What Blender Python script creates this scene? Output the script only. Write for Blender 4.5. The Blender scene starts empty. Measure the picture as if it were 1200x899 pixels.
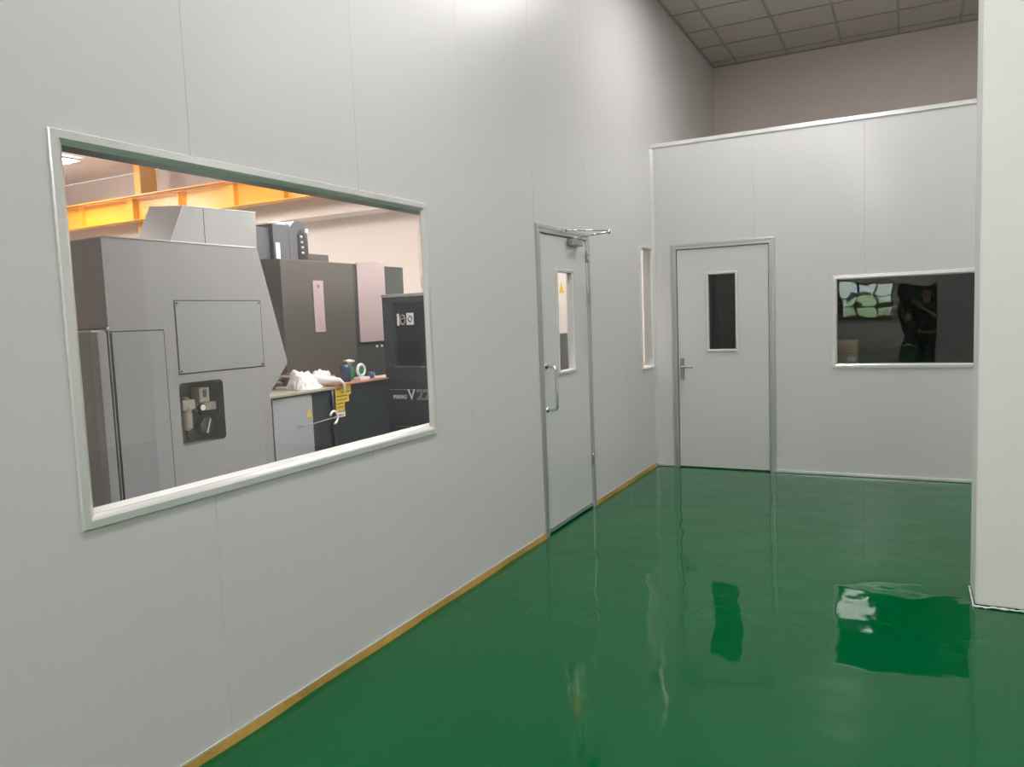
import bpy, bmesh, math, random
from mathutils import Vector, Matrix
random.seed(7)
S = bpy.context.scene
COL = S.collection

# ------------------------------------------------------------------ materials
def mat(name, base=(.5, .5, .5), rough=.5, metal=0., spec=.5, coat=0., coat_rough=.1, emit=None, estr=0.,
        bump=0., bscale=20., var=0., vscale=4., col2=None, bdetail=2., bump2=0., bscale2=1.):
    m = bpy.data.materials.new(name)
    m.use_nodes = True
    nt = m.node_tree
    b = nt.nodes['Principled BSDF']
    b.inputs['Base Color'].default_value = (*base, 1)
    b.inputs['Roughness'].default_value = rough
    b.inputs['Metallic'].default_value = metal
    b.inputs['Specular IOR Level'].default_value = spec
    b.inputs['Coat Weight'].default_value = coat
    b.inputs['Coat Roughness'].default_value = coat_rough
    if emit:
        b.inputs['Emission Color'].default_value = (*emit, 1)
        b.inputs['Emission Strength'].default_value = estr
    tc = nt.nodes.new('ShaderNodeTexCoord')
    if var > 0 or col2:
        n = nt.nodes.new('ShaderNodeTexNoise')
        n.inputs['Scale'].default_value = vscale
        n.inputs['Detail'].default_value = 5
        nt.links.new(tc.outputs['Object'], n.inputs['Vector'])
        mx = nt.nodes.new('ShaderNodeMix'); mx.data_type = 'RGBA'
        c2 = col2 if col2 else tuple(c * (1 - var) for c in base)
        mx.inputs[6].default_value = (*base, 1)
        mx.inputs[7].default_value = (*c2, 1)
        nt.links.new(n.outputs['Fac'], mx.inputs[0])
        nt.links.new(mx.outputs[2], b.inputs['Base Color'])
    prev = None
    for st, sc, det in ((bump, bscale, bdetail), (bump2, bscale2, 1.)):
        if st > 0:
            n = nt.nodes.new('ShaderNodeTexNoise')
            n.inputs['Scale'].default_value = sc
            n.inputs['Detail'].default_value = det
            nt.links.new(tc.outputs['Object'], n.inputs['Vector'])
            bp = nt.nodes.new('ShaderNodeBump')
            bp.inputs['Strength'].default_value = 1.
            bp.inputs['Distance'].default_value = st
            nt.links.new(n.outputs['Fac'], bp.inputs['Height'])
            if prev: nt.links.new(prev.outputs['Normal'], bp.inputs['Normal'])
            prev = bp
    if prev: nt.links.new(prev.outputs['Normal'], b.inputs['Normal'])
    return m

def glass_mat(name, tint=(.97, .98, .975), f0=.045, streak=0.):
    # clear pane: see-through plus a mirror share that grows at grazing angles
    m = bpy.data.materials.new(name)
    m.use_nodes = True
    nt = m.node_tree
    nt.nodes.clear()
    out = nt.nodes.new('ShaderNodeOutputMaterial')
    tr = nt.nodes.new('ShaderNodeBsdfTransparent'); tr.inputs[0].default_value = (*tint, 1)
    gl = nt.nodes.new('ShaderNodeBsdfGlossy'); gl.inputs['Roughness'].default_value = 0.01
    geo = nt.nodes.new('ShaderNodeNewGeometry')
    dot = nt.nodes.new('ShaderNodeVectorMath'); dot.operation = 'DOT_PRODUCT'
    nt.links.new(geo.outputs['Normal'], dot.inputs[0]); nt.links.new(geo.outputs['Incoming'], dot.inputs[1])
    def M(op, a, bv):
        n = nt.nodes.new('ShaderNodeMath'); n.operation = op
        for i, v in enumerate((a, bv)):
            if v is None: continue
            if isinstance(v, (int, float)): n.inputs[i].default_value = v
            else: nt.links.new(v, n.inputs[i])
        return n.outputs[0]
    c = M('ABSOLUTE', dot.outputs['Value'], None)
    p = M('POWER', M('SUBTRACT', 1., c), 5.)
    f = M('ADD', M('MULTIPLY', p, 1 - f0), f0)
    mx = nt.nodes.new('ShaderNodeMixShader')
    nt.links.new(f, mx.inputs[0]); nt.links.new(tr.outputs[0], mx.inputs[1]); nt.links.new(gl.outputs[0], mx.inputs[2])
    nt.links.new(mx.outputs[0], out.inputs[0])
    if streak:
        tc = nt.nodes.new('ShaderNodeTexCoord')
        n = nt.nodes.new('ShaderNodeTexNoise'); n.inputs['Scale'].default_value = 3.
        bp = nt.nodes.new('ShaderNodeBump'); bp.inputs['Distance'].default_value = streak
        nt.links.new(tc.outputs['Object'], n.inputs['Vector']); nt.links.new(n.outputs['Fac'], bp.inputs['Height'])
        nt.links.new(bp.outputs[0], gl.inputs['Normal'])
    return m

MT = {}
MT['wall'] = mat('white_steel_sandwich_panel', (.61, .605, .60), .42, spec=.35, coat=.24, coat_rough=.26, bump=.0016, bscale=1.1, bump2=.00005, bscale2=60.)
MT['partition'] = mat('partition_steel_panel', (.61, .605, .605), .36, coat=.45, coat_rough=.15, bump=.0012, bscale=1.3)
MT['door'] = mat('door_leaf_steel', (.61, .61, .605), .34, coat=.5, coat_rough=.12, bump=.0008, bscale=1.6)
MT['backwall'] = mat('hall_wall_paint', (.64, .585, .54), .6, bump=.0004, bscale=30)
MT['alu'] = mat('satin_aluminium', (.53, .53, .525), .32, metal=.75)
MT['alu_white'] = mat('anodised_window_trim', (.74, .74, .72), .25, metal=.35, coat=.4, coat_rough=.08)
MT['alu_dark'] = mat('grey_aluminium_jamb', (.47, .48, .47), .35, metal=.7)
MT['chrome'] = mat('chrome', (.78, .77, .74), .12, metal=1.)
MT['nickel'] = mat('brushed_nickel', (.42, .40, .37), .3, metal=1.)
MT['black'] = mat('black_rubber', (.015, .015, .016), .5)
MT['plaster'] = mat('white_painted_plaster', (.78, .775, .745), .55, bump=.0012, bscale=14, bdetail=6, var=.05, vscale=3)
MT['ceil_tile'] = mat('mineral_ceiling_tile', (.44, .43, .41), .85, bump=.0006, bscale=120)
MT['ceil_bar'] = mat('grey_ceiling_bar', (.30, .29, .27), .6)
MT['concrete'] = mat('rough_grey_soffit', (.86, .79, .77), .8, bump=.03, bscale=3, bdetail=5, var=.15, vscale=2)
MT['cream'] = mat('cream_painted_wall', (.77, .695, .645), .7, bump=.001, bscale=8)
MT['yellow'] = mat('yellow_crane_paint', (.86, .42, .035), .38, coat=.3, coat_rough=.2, var=.12, vscale=3)
MT['yellowshade'] = mat('yellow_post_shaded', (.62, .33, .07), .5)  # crane yellow darkened for the shaded side of the post
MT['copper'] = mat('copper_conductor', (.55, .25, .16), .4, metal=.3)
MT['machine'] = mat('light_grey_machine_paint', (.34, .35, .355), .38, bump=.0003, bscale=50)
MT['machine2'] = mat('blue_grey_machine_paint', (.33, .35, .365), .4)
MT['line'] = mat('dark_joint', (.06, .06, .06), .7)
MT['dark'] = mat('charcoal_machine_paint', (.075, .07, .064), .38, coat=.25, coat_rough=.2, var=.25, vscale=1.5)
MT['darkblue'] = mat('blue_black_machine_paint', (.028, .034, .042), .3, coat=.4, coat_rough=.12, bump=.002, bscale=2.)
MT['darkgreen'] = mat('dark_slate_machine_paint', (.035, .042, .042), .3, coat=.3, coat_rough=.15, bump=.002, bscale=2.)
MT['motor'] = mat('slate_box_paint', (.075, .08, .088), .45)
MT['pink'] = mat('pinkish_protective_film', (.34, .275, .28), .4)
MT['white'] = mat('white_enamel', (.82, .82, .80), .4)
MT['plastic_white'] = mat('white_plastic_bag_film', (.80, .77, .77), .35, bump=.02, bscale=9, bdetail=4)
MT['sticker'] = mat('yellow_warning_label', (.80, .56, .04), .5, var=.35, vscale=60)
MT['paper'] = mat('white_label', (.75, .76, .75), .6)
MT['brass'] = mat('beige_cast_metal', (.42, .39, .31), .4, metal=.3)
MT['recess'] = mat('recess_steel', (.20, .195, .18), .5, var=.4, vscale=20)
MT['gaugeface'] = mat('gauge_face', (.8, .8, .8), .3)
MT['green_glass'] = mat('green_plastic', (.02, .25, .10), .3)
MT['navy'] = mat('navy_plastic', (.02, .035, .07), .35)
MT['blue'] = mat('blue_enamel', (.03, .07, .18), .3)
MT['cardboard'] = mat('brown_cardboard', (.58, .40, .22), .8, var=.1, vscale=12)
MT['tape'] = mat('ochre_edge_foam', (.50, .30, .06), .7, var=.45, vscale=18, bump=.004, bscale=40)
MT['darkroom'] = mat('unlit_room_shade', (.10, .10, .10), .8)  # walls darkened in colour to stand for the unlit room
MT['glass'] = glass_mat('window_glass')
MT['glass_wavy'] = glass_mat('window_glass_wavy', tint=(.90, .92, .91), f0=.065, streak=.0012)
MT['lamp'] = mat('lamp_diffuser', (.9, .9, .9), .5, emit=(1., .96, .965), estr=1.)
MT['lamp_m'] = mat('machine_room_lamp_and_fill', (.9, .9, .9), .5, emit=(1., .95, .92), estr=1.)
MT['floor2'] = mat('grey_painted_concrete', (.34, .35, .33), .3, coat=.5, coat_rough=.15, var=.2)
MT['head_liner'] = mat('dark_green_head_liner', (.028, .10, .075), .3)  # even dark green for the window head liner
MT['lamp_dim'] = mat('dimmed_lamp_diffuser', (.9, .9, .9), .5, emit=(1., .96, .965), estr=25.)  # hall row near the partition, set weaker to balance the light
MT['lamp_rear'] = mat('rear_lamp_diffuser', (.9, .9, .9), .5, emit=(1., .965, .965), estr=62.)
MT['skin'] = mat('skin', (.50, .30, .21), .55)
MT['hair'] = mat('black_hair', (.015, .012, .01), .5)
MT['shirt'] = mat('dark_grey_cloth', (.05, .052, .055), .85)
MT['trousers'] = mat('black_cloth', (.02, .02, .022), .9)
MT['leaf'] = mat('foliage', (.16, .24, .09), .6, col2=(.34, .40, .20), vscale=6)
MT['grass'] = mat('ground_outside', (.16, .22, .09), .9)
MT['brick'] = mat('reddish_building', (.40, .28, .22), .8)
MT['whitebld'] = mat('white_building', (.75, .74, .70), .8)
MT['brown'] = mat('brown_painted_wood', (.14, .085, .06), .5)

# floor: green epoxy with a mirror-like top coat and slow waves
m = bpy.data.materials.new('green_epoxy_floor'); m.use_nodes = True; nt = m.node_tree; b = nt.nodes['Principled BSDF']
b.inputs['Base Color'].default_value = (.0, .092, .024, 1)
b.inputs['Roughness'].default_value = .35
b.inputs['Specular IOR Level'].default_value = 0.
b.inputs['Coat Weight'].default_value = 1.
b.inputs['Coat Roughness'].default_value = .035
b.inputs['Coat IOR'].default_value = 1.29
tc = nt.nodes.new('ShaderNodeTexCoord')
n1 = nt.nodes.new('ShaderNodeTexNoise'); n1.inputs['Scale'].default_value = 3.8; n1.inputs['Detail'].default_value = 1.5
n2 = nt.nodes.new('ShaderNodeTexNoise'); n2.inputs['Scale'].default_value = .8; n2.inputs['Detail'].default_value = 0
b1 = nt.nodes.new('ShaderNodeBump'); b1.inputs['Distance'].default_value = .0042; b1.inputs['Strength'].default_value = 1
b2 = nt.nodes.new('ShaderNodeBump'); b2.inputs['Distance'].default_value = .004; b2.inputs['Strength'].default_value = 1
for n in (n1, n2): nt.links.new(tc.outputs['Object'], n.inputs['Vector'])
nt.links.new(n1.outputs['Fac'], b1.inputs['Height']); nt.links.new(n2.outputs['Fac'], b2.inputs['Height'])
nt.links.new(b1.outputs[0], b2.inputs['Normal']); nt.links.new(b2.outputs[0], b.inputs['Coat Normal'])
MT['floor'] = m

# ------------------------------------------------------------------ mesh helper (world coordinates)
class MB:
    def __init__(s): s.bm = bmesh.new()
    def box(s, x0, x1, y0, y1, z0, z1, bev=0.):
        t = bmesh.new()
        v = [t.verts.new(p) for p in ((x0,y0,z0),(x1,y0,z0),(x1,y1,z0),(x0,y1,z0),(x0,y0,z1),(x1,y0,z1),(x1,y1,z1),(x0,y1,z1))]
        for f in ((0,3,2,1),(4,5,6,7),(0,1,5,4),(1,2,6,5),(2,3,7,6),(3,0,4,7)): t.faces.new([v[i] for i in f])
        if bev > 0: bmesh.ops.bevel(t, geom=list(t.edges), offset=bev, segments=2, affect='EDGES', profile=.6)
        s._add(t); return s
    def _add(s, t):
        me = bpy.data.meshes.new('tmp'); t.to_mesh(me); t.free(); s.bm.from_mesh(me); bpy.data.meshes.remove(me)
    def prism(s, pts, vec, bev=0.):
        # pts: 3D polygon, extruded by vec
        t = bmesh.new(); n = len(pts); vec = Vector(vec)
        a = [t.verts.new(p) for p in pts]; c = [t.verts.new(Vector(p) + vec) for p in pts]
        t.faces.new(a); t.faces.new(list(reversed(c)))
        for i in range(n): t.faces.new((a[i], c[i], c[(i+1) % n], a[(i+1) % n]))
        bmesh.ops.recalc_face_normals(t, faces=list(t.faces))
        if bev > 0: bmesh.ops.bevel(t, geom=list(t.edges), offset=bev, segments=2, affect='EDGES', profile=.6)
        s._add(t); return s
    def hull(s, pts):
        t = bmesh.new()
        for p in pts: t.verts.new(p)
        bmesh.ops.convex_hull(t, input=list(t.verts)); bmesh.ops.recalc_face_normals(t, faces=list(t.faces))
        s._add(t); return s
    def tube(s, pts, r, n=12, closed=False):
        t = bmesh.new(); P = [Vector(p) for p in pts]; rs = r if isinstance(r, (list, tuple)) else [r] * len(P)
        rings = []; up = None
        for i, p in enumerate(P):
            if closed: d = (P[(i+1) % len(P)] - P[i-1])
            else: d = P[min(i+1, len(P)-1)] - P[max(i-1, 0)]
            d.normalize()
            if up is None: up = d.orthogonal().normalized()
            up = (up - d * up.dot(d)).normalized(); sd = d.cross(up)
            rings.append([t.verts.new(p + (up*math.cos(2*math.pi*k/n) + sd*math.sin(2*math.pi*k/n)) * rs[i]) for k in range(n)])
        m = len(rings)
        for i in range(m if closed else m-1):
            A, B = rings[i], rings[(i+1) % m]
            for k in range(n): t.faces.new((A[k], A[(k+1) % n], B[(k+1) % n], B[k]))
        if not closed: t.faces.new(list(reversed(rings[0]))); t.faces.new(rings[-1])
        bmesh.ops.recalc_face_normals(t, faces=list(t.faces))
        for f in t.faces:
            if len(f.verts) == 4: f.smooth = True
        s._add(t); return s
    def lathe(s, c, axis, prof, n=24):
        # prof: (r, h) pairs along axis from c
        c = Vector(c); ax = Vector(axis).normalized(); u = ax.orthogonal().normalized(); w = ax.cross(u)
        t = bmesh.new(); rings = []
        for r, h in prof:
            rings.append([t.verts.new(c + ax*h + (u*math.cos(2*math.pi*k/n) + w*math.sin(2*math.pi*k/n))*max(r, 1e-4)) for k in range(n)])
        for A, B in zip(rings, rings[1:]):
            for k in range(n):
                f = t.faces.new((A[k], A[(k+1) % n], B[(k+1) % n], B[k])); f.smooth = True
        t.faces.new(list(reversed(rings[0]))); t.faces.new(rings[-1])
        bmesh.ops.recalc_face_normals(t, faces=list(t.faces))
        s._add(t); return s
    def frame(s, P, u0, u1, v0, v1, prof, bottom=True):
        # sweep prof [(inset, out)] round the rectangle with mitred corners; P(u, v, out) -> world
        t = bmesh.new(); n = len(prof)
        cor = [(u0, v0, 1, 1), (u0, v1, 1, -1), (u1, v1, -1, -1), (u1, v0, -1, 1)]
        if not bottom: cor = [(u0, v0, 1, 0), (u0, v1, 1, -1), (u1, v1, -1, -1), (u1, v0, -1, 0)]
        rings = [[t.verts.new(P(u + i*su, v + i*sv, o)) for i, o in prof] for u, v, su, sv in cor]
        m = 4 if bottom else 3
        for k in range(m):
            A, B = rings[k], rings[(k+1) % 4]
            for i in range(n): t.faces.new((A[i], A[(i+1) % n], B[(i+1) % n], B[i]))
        if not bottom: t.faces.new(rings[0]); t.faces.new(rings[3])
        bmesh.ops.recalc_face_normals(t, faces=list(t.faces))
        s._add(t); return s
    def text(s, body, size, M, ext=.0015):
        cu = bpy.data.curves.new('t', 'FONT'); cu.body = body; cu.size = size; cu.extrude = ext
        o = bpy.data.objects.new('t', cu); COL.objects.link(o)
        dg = bpy.context.evaluated_depsgraph_get(); me = bpy.data.meshes.new_from_object(o.evaluated_get(dg))
        me.transform(M); s.bm.from_mesh(me)
        bpy.data.objects.remove(o); bpy.data.curves.remove(cu); bpy.data.meshes.remove(me); return s
    def build(s, name, material, parent=None, kind=None, label=None):
        me = bpy.data.meshes.new(name)
        if parent is not None:
            q = parent; off = Vector((0, 0, 0))
            while q is not None: off += q.location; q = q.parent
            bmesh.ops.translate(s.bm, verts=list(s.bm.verts), vec=-off)
        s.bm.to_mesh(me); s.bm.free()
        o = bpy.data.objects.new(name, me); COL.objects.link(o)
        me.materials.append(MT[material])
        if parent is not None: o.parent = parent
        if kind: o['kind'] = kind
        if label: o['label'] = label
        return o

def thing(name, label, cat, loc, group=None):
    o = bpy.data.objects.new(name, None); COL.objects.link(o); o.location = loc; o.empty_display_size = .1
    o['label'] = label; o['category'] = cat
    if group: o['group'] = group
    return o
def struct_root(name, loc, label=None):
    o = bpy.data.objects.new(name, None); COL.objects.link(o); o.location = loc; o['kind'] = 'structure'
    if label: o['label'] = label
    return o
def tag(o, label, cat, group=None):
    o['label'] = label; o['category'] = cat
    if group: o['group'] = group
    return o

# ------------------------------------------------------------------ room shell
YP, ZT, ZC, YF = 7.17, 3.06, 4.5, 9.93
XR, YB = 7.0, -14.0
TH = .075

def panel_wall(P, u0, u1, v0, v1, holes, grooves, th=TH, gw=.0022, gd=.0022, back=None, skin_=.0085):
    # P(u, v, out); grooved sheet front, flat back, rectangular holes
    us = {u0, u1}; vs = {v0, v1}
    back = back or holes
    for a, b_, c, d in holes + back: us |= {a, b_}; vs |= {c, d}
    gs = [g for g in grooves if u0 + .01 < g < u1 - .01]
    gs = [g for g in gs if all(abs(g - x) > .01 for x in us)]
    for g in gs: us |= {g - gw, g, g + gw}
    us = sorted(us); vs = sorted(vs); gset = set(gs)
    t = bmesh.new()
    def inhole(u, v, hs): return any(a < u < b_ and c < v < d for a, b_, c, d in hs)
    for side in (0, 1):
        V = {}
        def vert(i, j):
            if (i, j) not in V:
                out = (-gd if us[i] in gset else 0.) if side == 0 else -th
                V[(i, j)] = t.verts.new(P(us[i], vs[j], out))
            return V[(i, j)]
        for i in range(len(us) - 1):
            for j in range(len(vs) - 1):
                if inhole((us[i]+us[i+1])/2, (vs[j]+vs[j+1])/2, (holes, back)[side]): continue
                q = [vert(i, j), vert(i+1, j), vert(i+1, j+1), vert(i, j+1)]
                t.faces.new(q if side == 0 else q[::-1])
    def reveal(r, o0, o1, r2=None):
        def cs(r_): a, b_, c, d = r_; return ((a, c), (b_, c), (b_, d), (a, d))
        A, B = cs(r), cs(r2 or r)
        for k in range(4):
            t.faces.new([t.verts.new(P(*x)) for x in ((*A[k], o0), (*A[(k+1) % 4], o0), (*B[(k+1) % 4], o1), (*B[k], o1))])
    reveal((u0, u1, v0, v1), 0, -th)
    for h, bk in zip(holes, back):
        if h == bk: reveal(h, 0, -th)
        else: reveal(h, 0, -skin_); reveal(h, -skin_, -skin_, bk); reveal(bk, -skin_, -th)
    mb = MB(); mb._add(t); return mb

PL = lambda u, v, o: (o, u, v)                 # left wall: u = y, out = +x
PB = lambda u, v, o: (u, YP - o, v)            # partition: u = x, out = -y
W1 = (1.373, 3.293, .915, 2.086)
W2 = (6.77, 7.155, .96, 2.11)
D1 = (4.575, 5.51, 0., 2.105)
D2 = (.18, 1.12, 0., 2.12)
W3 = (1.592, 3.10, .95, 1.746)
def inset(r, d, bottom=True): return (r[0]+d, r[1]-d, r[2]+(d if bottom else 0), r[3]-d)

panel_wall(PL, YB, YF, 0, ZC, [inset(W1, .025), inset(D1, .03, False), inset(W2, .014)],
           [.065 + .9*k for k in range(-16, 12)], th=.082, back=[(1.30, 3.44, .948, 2.053), inset(D1, .03, False), (6.76, 7.160, .975, 2.095)]).build('wall_left', 'wall', kind='structure')
panel_wall(PB, 0.001, XR, 0, ZT, [inset(D2, .03, False), inset(W3, .03)],
           [.944, 1.843, 2.743, 3.643, 4.543, 5.443, 6.343]).build('wall_partition', 'partition', kind='structure')
PF = lambda u, v, o: (u, YF - o, v)
panel_wall(PF, -.07, XR, 0, ZC, [], [2.46 + 0*k for k in range(1)] + [.1, 5.0], th=.1).build('wall_back', 'backwall', kind='structure')
MB().box(XR, XR+.1, YB, YF, 0, ZC).build('wall_right', 'backwall', kind='structure')
# wall behind the photographer, with a window band on the left and a dark door
BW = (.0, 1.72, 1.0, 2.2); BD = (1.97, 3.0, 0., 2.02)
PR = lambda u, v, o: (u, YB + o, v)
panel_wall(PR, 0.0, XR, 0, ZC, [(.06, BW[1], BW[2], BW[3]), BD], [], th=.15).build('wall_rear', 'backwall', kind='structure')
MB().box(-.0, XR+.1, YB-.15, YF+.1, -.2, 0).build('floor', 'floor', kind='structure')
MB().box(-14, -.0, -3.1, YF+.1, -.2, -.001).build('floor_machine_room', 'floor2', kind='structure')

# suspended ceiling: tiles with a hanging bar grid
cb = MB().box(0, XR, YB, YF, ZC, ZC+.05)
ce = cb.build('ceiling', 'ceil_tile', kind='structure')
g = MB()
x = .295
while x < XR: g.box(x-.012, x+.012, YB, YF, ZC-.006, ZC+.001); x += .59
y = 9.73
while y > YB: g.box(0, XR, y-.012, y+.012, ZC-.0055, ZC+.001); y -= .577
g.box(0, .02, YB, YF, ZC-.012, ZC+.001); g.box(0, XR, YF-.02, YF, ZC-.012, ZC+.001)
g.build('ceiling_grid', 'ceil_bar', parent=ce)

# painted pillar at the right, with a chipped foot
pil = MB().box(2.469, 3.40, 4.235, 4.54, 0.012, ZC-.01, bev=.012).build('wall_pillar', 'plaster', kind='structure')
ft = MB(); r = random.Random(3)
for (xa, ya, dx, dy, n) in ((2.469, 4.229, 1, 0, 64), (2.464, 4.235, 0, 1, 21)):
    pts = []; rs = []
    for i in range(n):
        pts.append((xa + dx*.0143*i, ya + dy*.0143*i, .007 + r.uniform(-.003, .004))); rs.append(r.uniform(.003, .0075))
    ft.tube(pts, rs, 6)
ft.build('filler_edge', 'plaster', parent=pil)

# aluminium edge trims
t1 = MB().box(.006, XR, YP-.008, YP+TH+.008, ZT-.03, ZT+.006, bev=.002)
t1.build('trim_1', 'alu_white', kind='structure', label='white metal capping along the top of the partition wall')
MB().prism([(0.001, YP-.001, .02), (.03, YP-.001, .02), (.001, YP-.03, .02)], (0, 0, ZT-.055), .002).build('trim_2', 'alu_white', kind='structure', label='vertical corner trim between long wall and partition')
t3 = MB()
for a, b_ in ((.03, D2[0]), (D2[1], XR)): t3.box(a, b_, YP-.010, YP-.0005, .004, .026, bev=.0015)
t3.build('baseboard_partition', 'alu_white', kind='structure')
# ochre foam strip and thin steel lip at the foot of the long wall
bb = MB(); r = random.Random(11)
for a, b_ in ((-13.9, D1[0]), (D1[1], YP-.03)):
    n = int((b_-a)/.06); t = bmesh.new(); rows = []
    for i in range(n+1):
        yy = a + (b_-a)*i/n; w = .013 + .004*math.sin(yy*7.3) + r.uniform(-.0015, .0015); h = .030 + r.uniform(-.001, .001)
        rows.append([t.verts.new(p) for p in ((.0005, yy, h), (.006, yy, h), (w, yy, .0005), (.0005, yy, .0005))])
    for A, B in zip(rows, rows[1:]):
        for k in range(4): t.faces.new((A[k], B[k], B[(k+1) % 4], A[(k+1) % 4]))
    bmesh.ops.recalc_face_normals(t, faces=list(t.faces)); bb._add(t)
bl = bb.build('baseboard_left', 'tape', kind='structure')
lip = MB()
for a, b_ in ((-13.9, D1[0]), (D1[1], YP-.03)): lip.box(0.0005, .005, a, b_, .0305, .036)
lip.build('steel_lip', 'alu_white', parent=bl)

# ------------------------------------------------------------------ windows
PROF = [(0, -.0), (0, .006), (.004, .011), (.040, .012), (.050, .006), (.058, .000), (.060, -.003), (.060, -.060), (.030, -.060), (.030, -.0)]
PROF_IN = [(0, -TH), (0, -TH-.008), (.05, -TH-.010), (.060, -TH), (.060, -.067), (.030, -.067), (.03, -TH)]
PROF_FLAT = [(0, -.0), (0, .006), (.004, .011), (.034, .012), (.044, .007), (.052, .001), (.056, -.002), (.056, -.008), (.034, -.008), (.034, -.0)]
def window_deep(name, P, R, loc, gmat, k, liner, label):
    w = struct_root(name, loc, label)
    MB().frame(P, *R, [(a*k, o) for a, o in PROF_FLAT]).build('window_frame', 'alu_white', w)
    u0, u1, v0, v1 = inset(R, .050*k)
    MB().box(-.0070, -.0030, u0, u1, v0, v1).build('window_pane', gmat, w)
    a, b_, c, d = liner
    MB().box(-.088, -.0095, a+.005, b_-.005, c+.001, c+.008).build('window_sill', 'white', w)
    MB().box(-.088, -.0095, a+.005, b_-.005, d-.008, d-.001).build('window_head', 'head_liner', w, label='dark green liner strip under the window head')
    for yy in (a+.001, b_-.006): MB().box(-.088, -.0095, yy, yy+.004, c+.001, d-.001).build('window_jamb', 'alu_dark', w)
    return w
def window(name, P, R, loc, gmat, k=1., label=None):
    w = struct_root(name, loc, label)
    pr = [(a*k, o) for a, o in PROF]; pi = [(a*k, o) for a, o in PROF_IN]
    f = MB().frame(P, *R, pr).frame(P, *R, pi).build('window_frame', 'alu_white', w)
    u0, u1, v0, v1 = inset(R, .045*k)
    a = P(u0, v0, -.061); c = P(u1, v1, -.066)
    lo = [min(p, q) for p, q in zip(a, c)]; hi = [max(p, q) for p, q in zip(a, c)]
    MB().box(lo[0], hi[0], lo[1], hi[1], lo[2], hi[2]).build('window_pane', gmat, w)
    return w
window_deep('window_1', PL, W1, (0, 2.33, .915), 'glass', .76, (1.30, 3.44, .948, 2.053), 'large window with pale metal frame looking into the machine room')
window_deep('window_2', PL, W2, (0, 6.96, .96), 'glass', .5, (6.76, 7.160, .975, 2.095), 'narrow tall window in the long wall beside the corner')
window('window_3', PB, W3, (2.3, YP, .95), 'glass_wavy', .62, 'dark window in the partition partly hidden by the pillar')

# ------------------------------------------------------------------ doors
DPROF = [(0, 0), (0, .010), (.004, .013), (.022, .013), (.024, .009), (.034, .009), (.036, .013), (.050, .013), (.053, .004), (.053, -.045), (.062, -.045), (.062, -TH+.004), (.03, -TH+.004), (.03, 0)]
VPROF = [(0, .0), (0, .009), (.004, .012), (.018, .012), (.024, .004), (.026, -.018), (.018, -.018), (.018, 0)]
def leaf(P, u0, u1, v0, v1, hole, out, th):
    holes = [inset(hole, .018)]
    mb = panel_wall(lambda u, v, o: P(u, v, o + out), u0, u1, v0, v1, holes, [], th=th)
    return mb
def door(name, P, R, loc, vis, label):
    d = struct_root(name, loc, label)
    MB().frame(P, *R, DPROF, bottom=False).build('door_frame', 'alu', d)
    u0, u1, v1 = R[0]+.058, R[1]-.058, R[3]-.059
    lf = leaf(P, u0, u1, .012, v1, vis, .002, .044).build('door_leaf', 'door', d)
    MB().frame(lambda u, v, o: P(u, v, o+.002), *vis, VPROF).build('vision_frame', 'alu_white', lf)
    h = inset(vis, .018); a = P(h[0], h[2], -.016); c = P(h[1], h[3], -.021)
    lo = [min(p, q) for p, q in zip(a, c)]; hi = [max(p, q) for p, q in zip(a, c)]
    MB().box(lo[0], hi[0], lo[1], hi[1], lo[2], hi[2]).build('vision_pane', 'glass', lf)
    return d, lf, (u0, u1, v1)
V1 = (4.872, 5.186, 1.083, 1.822)
d1, leaf1, (a, b_, v1) = door('door_1', PL, D1, (0, 5.04, 0), V1, 'white steel door with pull handle and door closer in the long wall')
MB().box(.002, .008, a+.004, b_-.004, .014, .045, bev=.002).build('kick_strip', 'alu', leaf1)
hy = 4.672
hp = MB()
pts = [(.003, hy, 1.158)]
for k in range(7):
    an = k/6*math.pi/2; pts.append((.045+.03*math.sin(an), hy, 1.128+.03*math.cos(an)))
for k in range(7):
    an = k/6*math.pi/2; pts.append((.045+.03*math.cos(an), hy, .892-.03*math.sin(an)))
pts.append((.003, hy, .862))
hp.tube(pts, .0115, 14)
for z in (1.158, .862): hp.lathe((.002, hy, z), (1, 0, 0), [(.021, 0), (.021, .005), (.015, .009), (.011, .012)], 20)
hp.build('pull_handle', 'chrome', leaf1)
for z in (1.93, 1.62, .38):
    MB().lathe((.017, b_+.003, z-.045), (0, 0, 1), [(.006, 0), (.0085, .004), (.0085, .043), (.0065, .045), (.0085, .047), (.0085, .086), (.006, .09)], 12).build('door_hinge', 'nickel', d1)
cl = MB().box(.004, .05, 5.10, 5.30, 1.995, 2.04, bev=.006).build('door_closer', 'nickel', leaf1, label='dark metal door closer body')
MB().lathe((.028, 5.20, 2.038), (0, 0, 1), [(.012, 0), (.012, .016), (.008, .02)], 16).tube([(.028, 5.20, 2.056), (.262, 5.26, 2.080)], .0065, 8).lathe((.262, 5.26, 2.066), (0, 0, 1), [(.011, 0), (.011, .03)], 14).tube([(.262, 5.26, 2.090), (.035, 4.985, 2.090)], .0055, 8).box(.012, .05, 4.97, 5.0, 2.07, 2.10, bev=.003).build('closer_arm', 'chrome', cl)

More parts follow.
